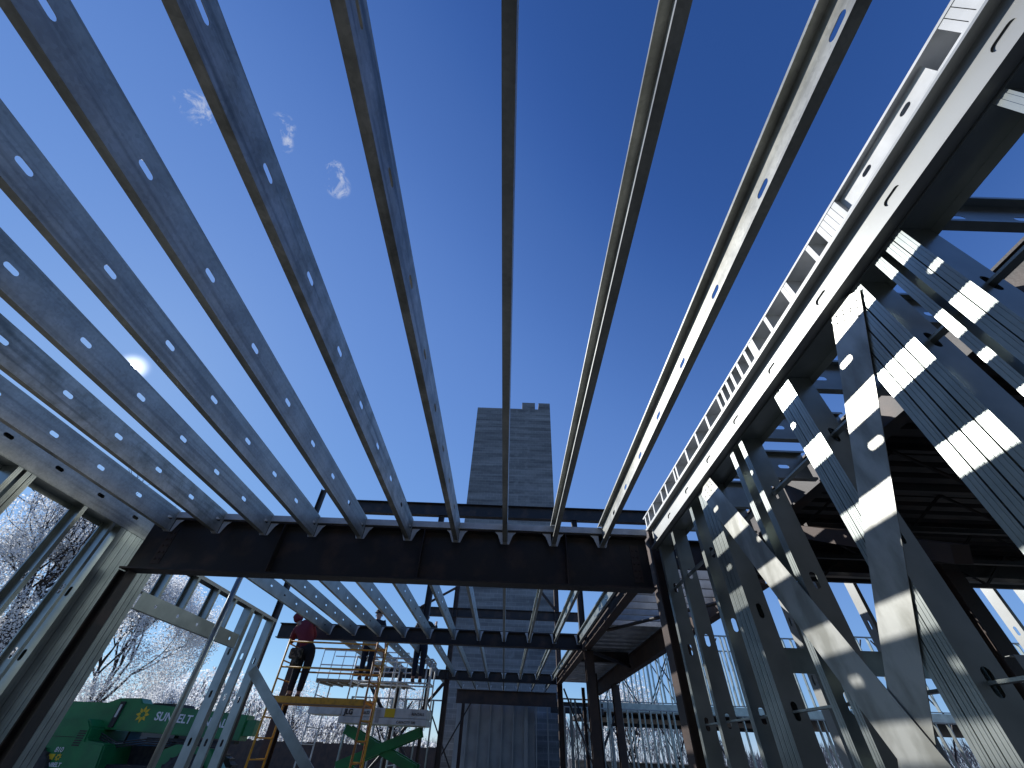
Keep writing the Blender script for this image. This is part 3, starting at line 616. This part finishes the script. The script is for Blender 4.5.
# ------------------------------------------------------------------ trees
def tree(x, y, h, cr, zc, label, nleaf, lean=0, seed=1, leaf=.09, name='blossom_tree', trunk_h=2.2, r0=.2, depth=5, cw=3.6):
    rnd = random.Random(seed); t = thing(name, (x, y, 0), label, 'tree')
    mb = MB(); tips = []
    def grow(p, d, ln, r, k):
        pts = [p]; q = p.copy(); dd = d.copy()
        for s in range(4):
            dd = (dd + Vector((rnd.uniform(-.16, .16), rnd.uniform(-.16, .16), rnd.uniform(-.02, .14)))).normalized(); q = q + dd * ln / 4; pts.append(q.copy())
        mb.tube(pts, [r * (1 - .11 * i) for i in range(5)], 6 if k < 3 else 4, cap=False)
        if k >= 3: tips.extend([(pt, ln) for pt in pts[1:]])
        if k >= depth or r < .004: return
        n = rnd.choice((2, 3, 3)) if k else 5
        for j in range(n):
            az = rnd.uniform(0, 6.28); sp = rnd.uniform(.35, .75) if k else rnd.uniform(.3, .65)
            a = dd.cross(Vector((math.cos(az), math.sin(az), .1))).normalized()
            nd = (dd * math.cos(sp) + a * math.sin(sp)).normalized()
            grow(pts[-1] if j < 2 or k == 0 else pts[3], nd, ln * rnd.uniform(.62, .85), r * .62, k + 1)
    first = (h - trunk_h) * .34
    grow(Vector((x, y, 0)), Vector((lean * .1, 0, 1)).normalized(), trunk_h, r0, 0) if False else None
    mb.tube([(x, y, -.1), (x + lean * .1, y, trunk_h * .5), (x + lean * .2, y, trunk_h)], [r0 * 1.25, r0, r0 * .85], 8)
    base = Vector((x + lean * .2, y, trunk_h))
    for j in range(6):
        az = j * 1.05 + rnd.uniform(-.3, .3); sp = rnd.uniform(.25, .85) if j else .05
        grow(base - Vector((0, 0, rnd.uniform(0, .3))), Vector((math.sin(sp) * math.cos(az), math.sin(sp) * math.sin(az), math.cos(sp))), first * rnd.uniform(.8, 1.1), r0 * .5, 1)
    mb.build('trunk', BARK, t, origin=None)
    lb = MB(); C_ = Vector((x + lean * .3, y, (trunk_h * .9 + h) / 2)); rz = (h - trunk_h * .9) / 2; rr = cw
    clumps = [C_ + Vector((rnd.uniform(-1, 1) * rr, rnd.uniform(-1, 1) * rr, rnd.uniform(-1, 1) * rz)) for _ in range(420)]
    clumps = [c for c in clumps if ((c.x - C_.x) ** 2 + (c.y - C_.y) ** 2) / rr ** 2 + (c.z - C_.z) ** 2 / rz ** 2 < 1 + rnd.uniform(-.12, .12) and ((c.x - C_.x) ** 2 + (c.y - C_.y) ** 2) / rr ** 2 + (c.z - C_.z) ** 2 / rz ** 2 > .42]
    i = 0
    while i < nleaf:
        if rnd.random() < .5: p, ln = rnd.choice(tips); c = p + Vector((rnd.gauss(0, 1), rnd.gauss(0, 1), rnd.gauss(0, 1))) * cr
        else: c = rnd.choice(clumps) + Vector((rnd.gauss(0, 1), rnd.gauss(0, 1), rnd.gauss(0, 1))) * cr * 1.6
        i += 1
        if ((c.x - C_.x) ** 2 + (c.y - C_.y) ** 2) / rr ** 2 + (c.z - C_.z) ** 2 / rz ** 2 > 1.12: continue
        s = leaf * rnd.uniform(.5, 1.3)
        u = Vector((rnd.gauss(0, 1), rnd.gauss(0, 1), rnd.gauss(0, 1))).normalized(); v = u.cross(Vector((rnd.gauss(0, 1), rnd.gauss(0, 1), rnd.gauss(0, 1)))).normalized()
        k = len(lb.v); lb.v += [tuple(c + u * s * .5), tuple(c + v * s * .4), tuple(c - u * s * .5), tuple(c - v * s * .4)]; lb.f.append((k, k + 1, k + 2, k + 3))
    lb.build('crown', BLOSSOM, t)
    return t
BLOSSOM = bpy.data.materials.new('white_blossom'); BLOSSOM.use_nodes = True
_n = BLOSSOM.node_tree.nodes; _l = BLOSSOM.node_tree.links; _n.clear()
_o = _n.new('ShaderNodeOutputMaterial'); _d = _n.new('ShaderNodeBsdfDiffuse'); _t = _n.new('ShaderNodeBsdfTranslucent'); _m = _n.new('ShaderNodeMixShader')
_g = _n.new('ShaderNodeNewGeometry'); _mx = _n.new('ShaderNodeMix'); _mx.data_type = 'RGBA'
_mx.inputs[6].default_value = (.88, .90, .90, 1); _mx.inputs[7].default_value = (.74, .75, .75, 1)
_l.new(_g.outputs['Random Per Island'], _mx.inputs[0]); _l.new(_mx.outputs[2], _d.inputs[0]); _l.new(_mx.outputs[2], _t.inputs[0])
_m.inputs[0].default_value = .62; _l.new(_d.outputs[0], _m.inputs[1]); _l.new(_t.outputs[0], _m.inputs[2]); _l.new(_m.outputs[0], _o.inputs[0])
tree(-19.9, 25, 8.9, .20, 5, 'round white blossom tree with dark branches behind the green telehandler', 70000, seed=3, leaf=.080, trunk_h=2.5, r0=.17, cw=3.9, depth=6)
tree(-14.0, 13, 7.6, .14, 5, 'white blossom tree at the left edge, seen between the near studs', 70000, lean=1, seed=11, leaf=.055, trunk_h=2.6, r0=.2, cw=2.5, depth=6)
tree(-25, 62, 7.5, .3, 5, 'pale blossoming tree far behind the white lift', 9000, seed=5, leaf=.16, trunk_h=1.5, r0=.2, depth=4, cw=4)
tree(-12.5, 60, 8, .3, 5, 'pale blossoming tree at the far left of the tower base', 9000, seed=6, leaf=.16, trunk_h=1.5, r0=.2, depth=4, cw=4)
tree(-40, 62, 7, .3, 5, 'far pale tree behind the end of the telehandler boom', 9000, seed=8, leaf=.16, trunk_h=1.5, r0=.2, depth=4, cw=4)
tree(12, 50, 8, .3, 5, 'pale tree seen through the distant lower storey studs', 9000, seed=9, leaf=.16, trunk_h=1.5, r0=.2, depth=4, cw=4)
TWIG = mat('bare_twigs', (0.30, 0.27, 0.25), 0.9, 0, col2=(0.16, 0.13, 0.11), vscale=.4)
def wood(name, m, n, leafy):
    rnd = random.Random(21 + leafy); wb = MB()
    for i in range(n):
        a = rnd.uniform(-1.35, .12 if leafy else 1.25); d = rnd.uniform(74, 110); hh = 5.5 + 2.2 * math.sin(a * 9) + 1.2 * math.sin(a * 23 + 1)
        c = Vector((math.sin(a) * d, math.cos(a) * d, hh * (1 - rnd.random() ** 1.6)))
        if leafy:
            s_ = rnd.uniform(.12, .3); u = Vector((rnd.gauss(0, 1), rnd.gauss(0, 1), rnd.gauss(0, 1))).normalized() * s_; v = u.cross(Vector((rnd.gauss(0, 1), rnd.gauss(0, 1), rnd.gauss(0, 1)))).normalized() * s_ * .7
        else:
            u = Vector((rnd.gauss(0, .3), rnd.gauss(0, .3), 1)).normalized() * rnd.uniform(.5, 1.6); v = Vector((rnd.uniform(.02, .06), rnd.uniform(-.03, .03), 0)); c.z *= .8
        k = len(wb.v); wb.v += [tuple(c + u), tuple(c + v), tuple(c - u), tuple(c - v)]; wb.f.append((k, k + 1, k + 2, k + 3))
    return tag(wb.build(name, m), kind='stuff')
o = wood('far_woodland', BLOSSOM, 42000, True); tag(o, 'hazy line of pale blossoming woodland along the horizon', 'woodland')
o = wood('far_bare_branches', TWIG, 26000, False); tag(o, 'bare brown branches within the distant woodland line', 'woodland')

# ------------------------------------------------------------------ telehandler (green)
th = thing('telehandler', (-11, 16, 0), 'green telescopic handler with its boom lowered, white lettering on the boom', 'telehandler')
def poly_x(mb, pts, y0, y1):
    n = len(pts); mb.add([(p[0], y0, p[1]) for p in pts] + [(p[0], y1, p[1]) for p in pts], [tuple(range(n)), tuple(range(2 * n - 1, n - 1, -1))] + [(i, (i + 1) % n, n + (i + 1) % n, n + i) for i in range(n)])
mb = MB(); poly_x(mb, [(-13.3, 2.28), (-12.15, 2.28), (-11.85, 2.40), (-11.2, 2.42), (-11.08, 2.30), (-7.75, 2.13), (-7.75, 1.55), (-10.6, 1.64), (-12.2, 1.68), (-13.3, 1.80)], 15.75, 16.25)
bo = mb.build('boom', GREEN, th, bevel=.02)
mb = MB(); mb.box((-7.75, 15.82, 1.66), (-7.45, 16.18, 2.02)); mb.build('boom_extension', GREEN, th)
mb = MB(); mb.box((-10.5, 15.85, 1.47), (-7.9, 16.15, 1.54)); mb.build('cylinder', BLACK, th)
mb = MB(); poly_x(mb, [(-14.3, .75), (-14.3, 1.5), (-13.2, 1.86), (-12.0, 1.88), (-11.8, 1.70), (-11.75, 1.42), (-11.15, 1.36), (-11.0, .75)], 15.2, 16.9); bd = mb.build('rear_body', GREEN, th, bevel=.04)
mb = MB(); mb.box((-13.8, 15.5, .55), (-8.0, 16.6, .95)); mb.build('chassis', BLACK, th, bevel=.03)
mb = MB(); poly_x(mb, [(-9.7, .9), (-9.7, 1.22), (-9.2, 1.42), (-8.2, 1.35), (-7.7, .9)], 15.25, 15.7); mb.build('fender', GREEN, th, bevel=.02)
mb = MB()
for k in range(7): mb.box((-12.05, 15.185, 1.30 + .05 * k), (-11.85, 15.197, 1.325 + .05 * k))
mb.box((-13.9, 15.19, 1.475), (-12.1, 15.197, 1.485)); mb.build('vent_grille', BLACK, bd)
mb = MB()
for q in (0, .05, .1): mb.tube([(-11.9, 15.70, 1.62 - q), (-11.2, 15.68, 1.40 - q), (-10.4, 15.72, 1.50 - q), (-9.2, 15.74, 1.46 - q), (-8.2, 15.75, 1.5 - q)], .018, 6)
mb.build('hydraulic_hose', BLACK, th)
cb = MB(); poly_x(cb, [(-11.5, .9), (-11.5, 2.2), (-11.2, 2.35), (-10.3, 2.35), (-9.9, 1.6), (-9.9, .9)], 16.35, 17.2); cab = cb.build('cab', BLACK, th, bevel=.03)
mb = MB(); poly_x(mb, [(-11.4, 1.35), (-11.4, 2.12), (-11.15, 2.25), (-10.35, 2.25), (-10.02, 1.6), (-10.02, 1.35)], 16.33, 16.345); mb.build('window', GLASS, cab)
for (wx, wy) in ((-12.9, 15.25), (-8.7, 15.25), (-12.9, 16.95), (-8.7, 16.95)):
    mb = MB(); mb.tube([(wx, wy - .2, .62), (wx, wy - .17, .62), (wx, wy + .17, .62), (wx, wy + .2, .62)], [.5, .62, .62, .5], 24)
    for q in range(20):
        a = q * math.pi / 10; c = Vector((wx + .62 * math.cos(a), wy, .62 + .62 * math.sin(a))); mb.bar(c + Vector((0, -.18, 0)), c + Vector((0, .18, 0)), .06, .06)
    wh = mb.build('wheel', BLACK, th)
    mb = MB(); mb.tube([(wx, wy - .215, .62), (wx, wy + .215, .62)], [.27, .27], 18); mb.build('rim', WHITEP, wh)
mb = MB(); mb.box((-11.72, 15.70, 1.72), (-11.58, 15.745, 2.32)); mb.build('strut', BLACK, bo)
mb = MB(); mb.box((-11.68, 15.685, 1.95), (-11.62, 15.698, 2.25)); mb.build('decal', WHITEP, bo)
def sunflower(cx, cz, r, y, par):
    mb = MB()
    for k in range(8):
        a = k * math.pi / 4
        for sg in (0,):
            c = (cx + math.cos(a) * r, cz + math.sin(a) * r); l_ = (cx + math.cos(a + .33) * r * .62, cz + math.sin(a + .33) * r * .62); r_ = (cx + math.cos(a - .33) * r * .62, cz + math.sin(a - .33) * r * .62)
            i1 = (cx + math.cos(a + .33) * r * .34, cz + math.sin(a + .33) * r * .34); i2 = (cx + math.cos(a - .33) * r * .34, cz + math.sin(a - .33) * r * .34)
            poly_x(mb, [i2, r_, c, l_, i1], y - .004, y)
    return mb.build('emblem', TXTY, par)
sunflower(-10.90, 2.04, .20, 15.745, bo)
text('lettering', 'SUNBELT RENTALS', .275, TXTW, (-10.50, 15.744, 1.93), (1, 0, -.05), (.05, 0, 1), bo, bold=.006)
text('lettering', '810', .15, TXTW, (-12.42, 15.19, 1.16), X_, Z_, bd)
text('lettering', 'SUNBELT', .12, TXTW, (-12.52, 15.19, .87), X_, Z_, bd, bold=.003)
sunflower(-12.22, 1.06, .085, 15.195, bd)
mb = MB(); mb.box((-12.52, 15.19, 1.0), (-12.34, 15.197, 1.12)); mb.build('decal', TXTY, bd)

# ------------------------------------------------------------------ scissor lift (white platform, green arms)
LY = 13.5
lf = thing('scissor_lift', (-3.1, 14, 0), 'raised scissor lift with white platform and green crossed arms', 'scissor lift')
mb = MB(); mb.box((-4.30, LY, 1.965), (-2.02, LY + .8, 2.10)); mb.box((-4.25, LY + .02, 2.105), (-2.02, LY + .78, 2.30)); pf = mb.build('platform', WHITEP, lf, bevel=.01)
mb = MB(); mb.box((-5.15, LY + .05, 2.12), (-4.27, LY + .75, 2.34)); mb.build('extension_deck', WHITEP, lf, bevel=.01)
mb = MB(); r = .02
for y in (LY + .04, LY + .76):
    for z in (2.85, 3.40): mb.tube([(-4.2, y, z), (-2.06, y, z)], r, 8)
    for x in (-4.2, -3.1, -2.2, -2.06): mb.tube([(x, y, 2.3), (x, y, 3.40)], r, 8)
for x in (-4.2, -2.06):
    for z in (2.85, 3.40): mb.tube([(x, LY + .04, z), (x, LY + .76, z)], r, 8)
mb.build('guardrail', WHITEP, lf, smooth=True)
for y in (LY + .12, LY + .62):
    for (z0, z1) in ((.50, 1.15), (1.15, 1.86)):
        mb = MB(); mb.bar((-4.1, y, z0), (-2.15, y, z1), .06, .19, (0, 0, 1)); mb.build('scissor_arm', GREEN, lf)
        mb = MB(); mb.bar((-4.1, y + .06, z1), (-2.15, y + .07, z0), .06, .19, (0, 0, 1)); mb.build('scissor_arm', GREEN, lf)
mb = MB(); mb.box((-4.3, LY, .2), (-2.0, LY + .8, .55)); mb.build('base', GREEN, lf, bevel=.02)
for wx in (-3.95, -2.35):
    for wy in (LY - .02, LY + .82):
        mb = MB(); mb.tube([(wx, wy - .06, .21), (wx, wy + .06, .21)], .19, 18); mb.build('wheel', BLACK, lf)
text('lettering', 'JLG', .15, TXTK, (-4.18, LY + .012, 2.145), X_, Z_, pf, bold=.006)
mb = MB(); mb.box((-3.12, LY + .010, 2.115), (-2.86, LY + .018, 2.29)); mb.build('decal', TXTY, pf)
mb = MB(); mb.box((-3.34, LY - .004, 2.0), (-3.24, LY - .001, 2.26)); mb.build('latch', GALVB, pf)
text('lettering', '2632', .09, TXTK, (-3.7, LY + .012, 2.16), X_, Z_, pf)
text('lettering', 'CAPACITY 500', .075, TXTK, (-2.78, LY - .004, 2.00), X_, Z_, pf)
text('lettering', 'RENTALS', .08, TXTK, (-2.42, LY + .012, 2.17), X_, Z_, pf)

# ------------------------------------------------------------------ yellow scaffold
SY = 10.35
sf = thing('rolling_scaffold', (-3.9, SY, 0), 'yellow rolling scaffold with guardrails and ladder end frame', 'scaffold')
mb = MB(); mb.box((-4.75, SY, 2.13), (-2.86, SY + .05, 2.235)); mb.box((-4.75, SY + .70, 2.13), (-2.86, SY + .75, 2.235)); mb.build('platform_rail', YELLOW, sf, bevel=.006)
mb = MB(); mb.box((-4.72, SY + .052, 2.14), (-2.88, SY + .698, 2.17)); mb.build('platform', PLY, sf)
for x in (-4.78, -2.84):
    mb = MB()
    for y in (SY, SY + .74): mb.tube([(x, y, .2), (x, y, 3.22)], .022, 8)
    for k in range(10): mb.tube([(x, SY, .35 + .31 * k), (x, SY + .74, .35 + .31 * k)], .014, 6)
    mb.build('end_frame', ORANGE if x > -4 else YELLOW, sf, smooth=True)
    for y in (SY, SY + .74):
        mb = MB(); mb.tube([(x - .02, y, .14), (x + .02, y, .14)], .09, 14); mb.build('caster', BLACK, sf)
mb = MB()
for y in (SY + .02, SY + .72):
    for z in (2.72, 3.18): mb.tube([(-4.78, y, z), (-2.84, y, z)], .017, 8)
mb.tube([(-2.62, SY, .2), (-2.62, SY, 3.22)], .02, 8); 
for k in range(10): mb.tube([(-2.84, SY, .4 + .3 * k), (-2.62, SY, .4 + .3 * k)], .012, 6)
mb.build('guardrail', YELLOW, sf, smooth=True)

wp = thing('work_platform', (-4.6, 16.2, 0), 'wooden work platform with grey rails farther back between scaffold and white lift', 'scaffold')
mb = MB(); mb.box((-6.0, 15.7, 3.02), (-3.2, 16.9, 3.09)); mb.build('deck', PLY, wp)
mb = MB()
for y in (15.72, 16.88):
    for z in (3.45, 3.85): mb.tube([(-6, y, z), (-3.2, y, z)], .018, 8)
for k in range(9):
    mb.tube([(-6 + .35 * k, 15.72, 3.09), (-6 + .35 * k, 15.72, 3.85)], .014, 8)
    mb.tube([(-6 + .35 * k, 15.75, 3.0), (-5.83 + .35 * k, 16.85, 3.0)], .022, 6)
mb.build('railing', ZINC, wp)
for x in (-5.9, -3.3):
    mb = MB()
    for y in (15.75, 16.85): mb.tube([(x, y, .05), (x, y, 3.02)], .024, 8)
    for k in range(7): mb.tube([(x, 15.75, .4 + .38 * k), (x, 16.85, .4 + .38 * k)], .014, 6)
    mb.build('end_frame', ZINC, wp)
# ------------------------------------------------------------------ people
def skin_obj(name, pts, edges, m, parent, lv=2):
    me = bpy.data.meshes.new(name); me.from_pydata([p[0] for p in pts], edges, []); me.materials.append(m)
    o = bpy.data.objects.new(name, me); COL.objects.link(o); o.parent = parent
    sk = o.modifiers.new('s', 'SKIN'); sk.use_smooth_shade = True
    for i, p in enumerate(pts):
        r_ = p[1]; me.skin_vertices[0].data[i].radius = (r_, r_) if not hasattr(r_, '__len__') else r_
    me.skin_vertices[0].data[0].use_root = True
    sb = o.modifiers.new('d', 'SUBSURF'); sb.levels = lv; sb.render_levels = lv
    dg = bpy.context.evaluated_depsgraph_get(); nm = bpy.data.meshes.new_from_object(o.evaluated_get(dg))
    o.modifiers.clear(); o.data = nm; nm.name = name
    for p in nm.polygons: p.use_smooth = True
    return o
def person(feet, J, label, top, legs, hat=None, hood=False):
    """J: joint positions relative to the feet point (pelvis, chest, neck, head, shoulders, elbows, hands, knees, ankles)"""
    t = thing('person', feet, label, 'person')
    V = lambda k: Vector(J[k])
    pts = []; ed = []; ix = {}
    def ad(k, p, r_, par=None):
        ix[k] = len(pts); pts.append((tuple(p), r_))
        if par: ed.append((ix[par], ix[k]))
    ad('pel', V('pel'), .105); ad('waist', V('pel').lerp(V('chest'), .5), .10, 'pel'); ad('chest', V('chest'), .14, 'waist'); ad('neck', V('neck'), .055, 'chest')
    hd_ = V('head'); nk = V('neck'); ad('h0', nk.lerp(hd_, .55), .07, 'neck'); ad('h1', hd_, .095, 'h0'); ad('h2', hd_ + (hd_ - nk).normalized() * .09, .075, 'h1')
    for s in 'LR':
        ad('sh' + s, V('sh' + s), .062, 'chest'); ad('el' + s, V('el' + s), .045, 'sh' + s); ad('wr' + s, V('wr' + s), .03, 'el' + s)
        d = (V('wr' + s) - V('el' + s)).normalized(); ad('pa' + s, V('wr' + s) + d * .07, .038, 'wr' + s)
        hip = V('pel') + (V('kn' + s) - V('pel')) * .12 + Vector((-.09 if s == 'L' else .09, 0, -.04))
        ad('hip' + s, hip, .10, 'pel'); ad('kn' + s, V('kn' + s), .062, 'hip' + s); ad('an' + s, V('an' + s), .042, 'kn' + s)
        ad('to' + s, V('an' + s) + V('foot') * .16 + Vector((0, 0, -.05)), .04, 'an' + s)
        side = d.cross(Vector((0, 1, .3))).normalized(); pc = V('wr' + s) + d * .09
        for f in range(4):
            o_ = side * (.027 - .018 * f); L_ = (.075, .085, .08, .06)[f]
            ad('f%s%d' % (s, f), pc + o_ + d * .03, .010, 'pa' + s); ad('g%s%d' % (s, f), pc + o_ * 1.1 + d * (.03 + L_ * .5) + Vector((0, .01, 0)), .0085, 'f%s%d' % (s, f)); ad('k%s%d' % (s, f), pc + o_ * 1.1 + d * (.03 + L_) + Vector((0, .035, -.01)), .007, 'g%s%d' % (s, f))
        ad('t0' + s, V('wr' + s) + d * .03 + side * .04, .012, 'pa' + s); ad('t1' + s, V('wr' + s) + d * .075 + side * .065, .0095, 't0' + s)
    skin_obj('body', pts, ed, SKIN, t)
    # jacket
    P = [(tuple(V('pel') + Vector((0, 0, -.05))), .165), (tuple(V('pel').lerp(V('chest'), .5)), .15), (tuple(V('chest')), .175), (tuple(V('neck')), .075)]; E_ = [(0, 1), (1, 2), (2, 3)]
    for s in 'LR':
        k = len(P); P += [(tuple(V('sh' + s)), .085), (tuple(V('el' + s)), .064), (tuple(V('el' + s).lerp(V('wr' + s), .9)), .045)]; E_ += [(2, k), (k, k + 1), (k + 1, k + 2)]
    skin_obj('jacket', P, E_, top, t)
    P = [(tuple(V('pel') + Vector((0, 0, .02))), .145), (tuple(V('pel') + Vector((0, 0, .13))), .125)]; E_ = [(0, 1)]
    for s in 'LR':
        hip = V('pel') + (V('kn' + s) - V('pel')) * .12 + Vector((-.09 if s == 'L' else .09, 0, -.04)); k = len(P)
        P += [(tuple(hip), .115), (tuple(V('kn' + s)), .085), (tuple(V('kn' + s).lerp(V('an' + s), .85)), .07)]; E_ += [(0, k), (k, k + 1), (k + 1, k + 2)]
    skin_obj('trousers', P, E_, legs, t)
    for s in 'LR':
        a = V('an' + s); P = [(tuple(a + Vector((0, 0, .06))), .058), (tuple(a + Vector((0, 0, -.03))), .058), (tuple(a + V('foot') * .17 + Vector((0, 0, -.045))), .048)]
        skin_obj('boot', P, [(0, 1), (1, 2)], BOOT, t)
    hd2 = V('head'); upv = (hd2 - nk).normalized()
    if hood: skin_obj('hood', [(tuple(nk + Vector((0, -.03, 0))), .10), (tuple(hd2 - V('foot') * .03), .125), (tuple(hd2 + upv * .10 - V('foot') * .03), .08)], [(0, 1), (1, 2)], top, t)
    else:
        mb = MB(); c = hd2 + upv * .06; n = 14
        for ring, (rr, hh) in enumerate([(.15, 0), (.125, .005), (.12, .05), (.09, .095), (.03, .115)]):
            for j in range(n):
                a = 6.2832 * j / n; mb.v.append(tuple(c + Vector((math.cos(a) * rr, math.sin(a) * rr, hh))))
        for ring in range(4):
            for j in range(n): mb.f.append((ring * n + j, ring * n + (j + 1) % n, (ring + 1) * n + (j + 1) % n, (ring + 1) * n + j))
        mb.f.append(tuple(range(4 * n, 5 * n))); mb.f.append(tuple(range(n))[::-1])
        mb.build('hard_hat', hat or NAVY, t, smooth=True).location = (0, 0, 0)
    # face: eyes, nose, mouth, ears
    fd = V('foot'); sd = fd.cross(Z_).normalized(); 
    for q in (-1, 1): mb = MB(); c = hd2 + fd * .088 + sd * .032 * q + Z_ * .01; mb.tube([c, c + fd * .012], .010, 8); e = mb.build('eye', BLACK, t); e.location = (0, 0, 0)
    mb = MB(); mb.tube([hd2 + fd * .085 - Z_ * .055 - sd * .025, hd2 + fd * .085 - Z_ * .055 + sd * .025], .006, 6)
    e = mb.build('mouth', HOOD, t); e.location = (0, 0, 0)
    mb = MB(); mb.tube([hd2 + fd * .09 + Z_ * .005, hd2 + fd * .115 - Z_ * .025], [.008, .015], 8)
    e = mb.build('nose', SKIN, t); e.location = (0, 0, 0)
    for q in (-1, 1): mb = MB(); mb.tube([hd2 + sd * q * .09 + Z_ * .02, hd2 + sd * q * .10 - Z_ * .03], [.012, .010], 6); e = mb.build('ear', SKIN, t); e.location = (0, 0, 0)
    return t
def stand(dx_sh=0, dz=0, arms='up', foot=(0, 1, 0), head=(0, 0)):
    J = dict(foot=Vector(foot), pel=(.10, 0, .95), chest=(.10 + dx_sh * .6, .02, 1.32), neck=(.10 + dx_sh, .02, 1.50), head=(.10 + dx_sh + head[0], .03, 1.62 + head[1]),
             shL=(-.09 + dx_sh, .02, 1.42), shR=(.29 + dx_sh, .02, 1.42), knL=(.0, .02, .50), knR=(.20, .02, .50), anL=(0, 0, .09), anR=(.20, 0, .09))
    if arms == 'up': J.update(elL=(-.20 + dx_sh, .18, 1.28), wrL=(-.18 + dx_sh, .36, 1.48), elR=(.42 + dx_sh, .16, 1.30), wrR=(.38 + dx_sh, .36, 1.50))
    else: J.update(elL=(-.20 + dx_sh, .05, 1.13), wrL=(-.22 + dx_sh, .2, .92), elR=(.40 + dx_sh, .05, 1.14), wrR=(.42 + dx_sh, .2, .95))
    return J
J = stand(-.45, 0, 'down', (-.6, .8, 0)); J['chest'] = (-.14, .05, 1.32); J['neck'] = (-.33, .08, 1.46); J['head'] = (-.42, .10, 1.58); J['shL'] = (-.36, .1, 1.33); J['shR'] = (-.02, 0, 1.45)
J['elL'] = (-.45, .25, 1.08); J['wrL'] = (-.52, .42, 1.20); J['elR'] = (.10, .15, 1.20); J['wrR'] = (-.08, .38, 1.12); J['foot'] = Vector((-.6, .8, 0))
pr = person((-4.60, 10.75, 2.175), J, 'worker in a dark red hoodie leaning left on the yellow scaffold', HOOD, BLKC, hood=True)
mb = MB(); mb.box((-.20, -.20, .72), (.06, -.08, .92)); mb.box((-.10, -.22, .60), (.04, -.10, .715)); mb.build('tool_pouch', CAMO, pr, bevel=.02).location = (0, 0, 0)
person((-2.55, LY + .06, 2.83), stand(0, 0, 'up'), 'worker in dark clothes standing on the white lift guardrail, head hidden by beam', BLKC, NAVY)
person((-4.02, LY + .06, 2.83), stand(.05, 0, 'down'), 'worker in navy clothes behind the yellow ladder frame', NAVY, NAVY)
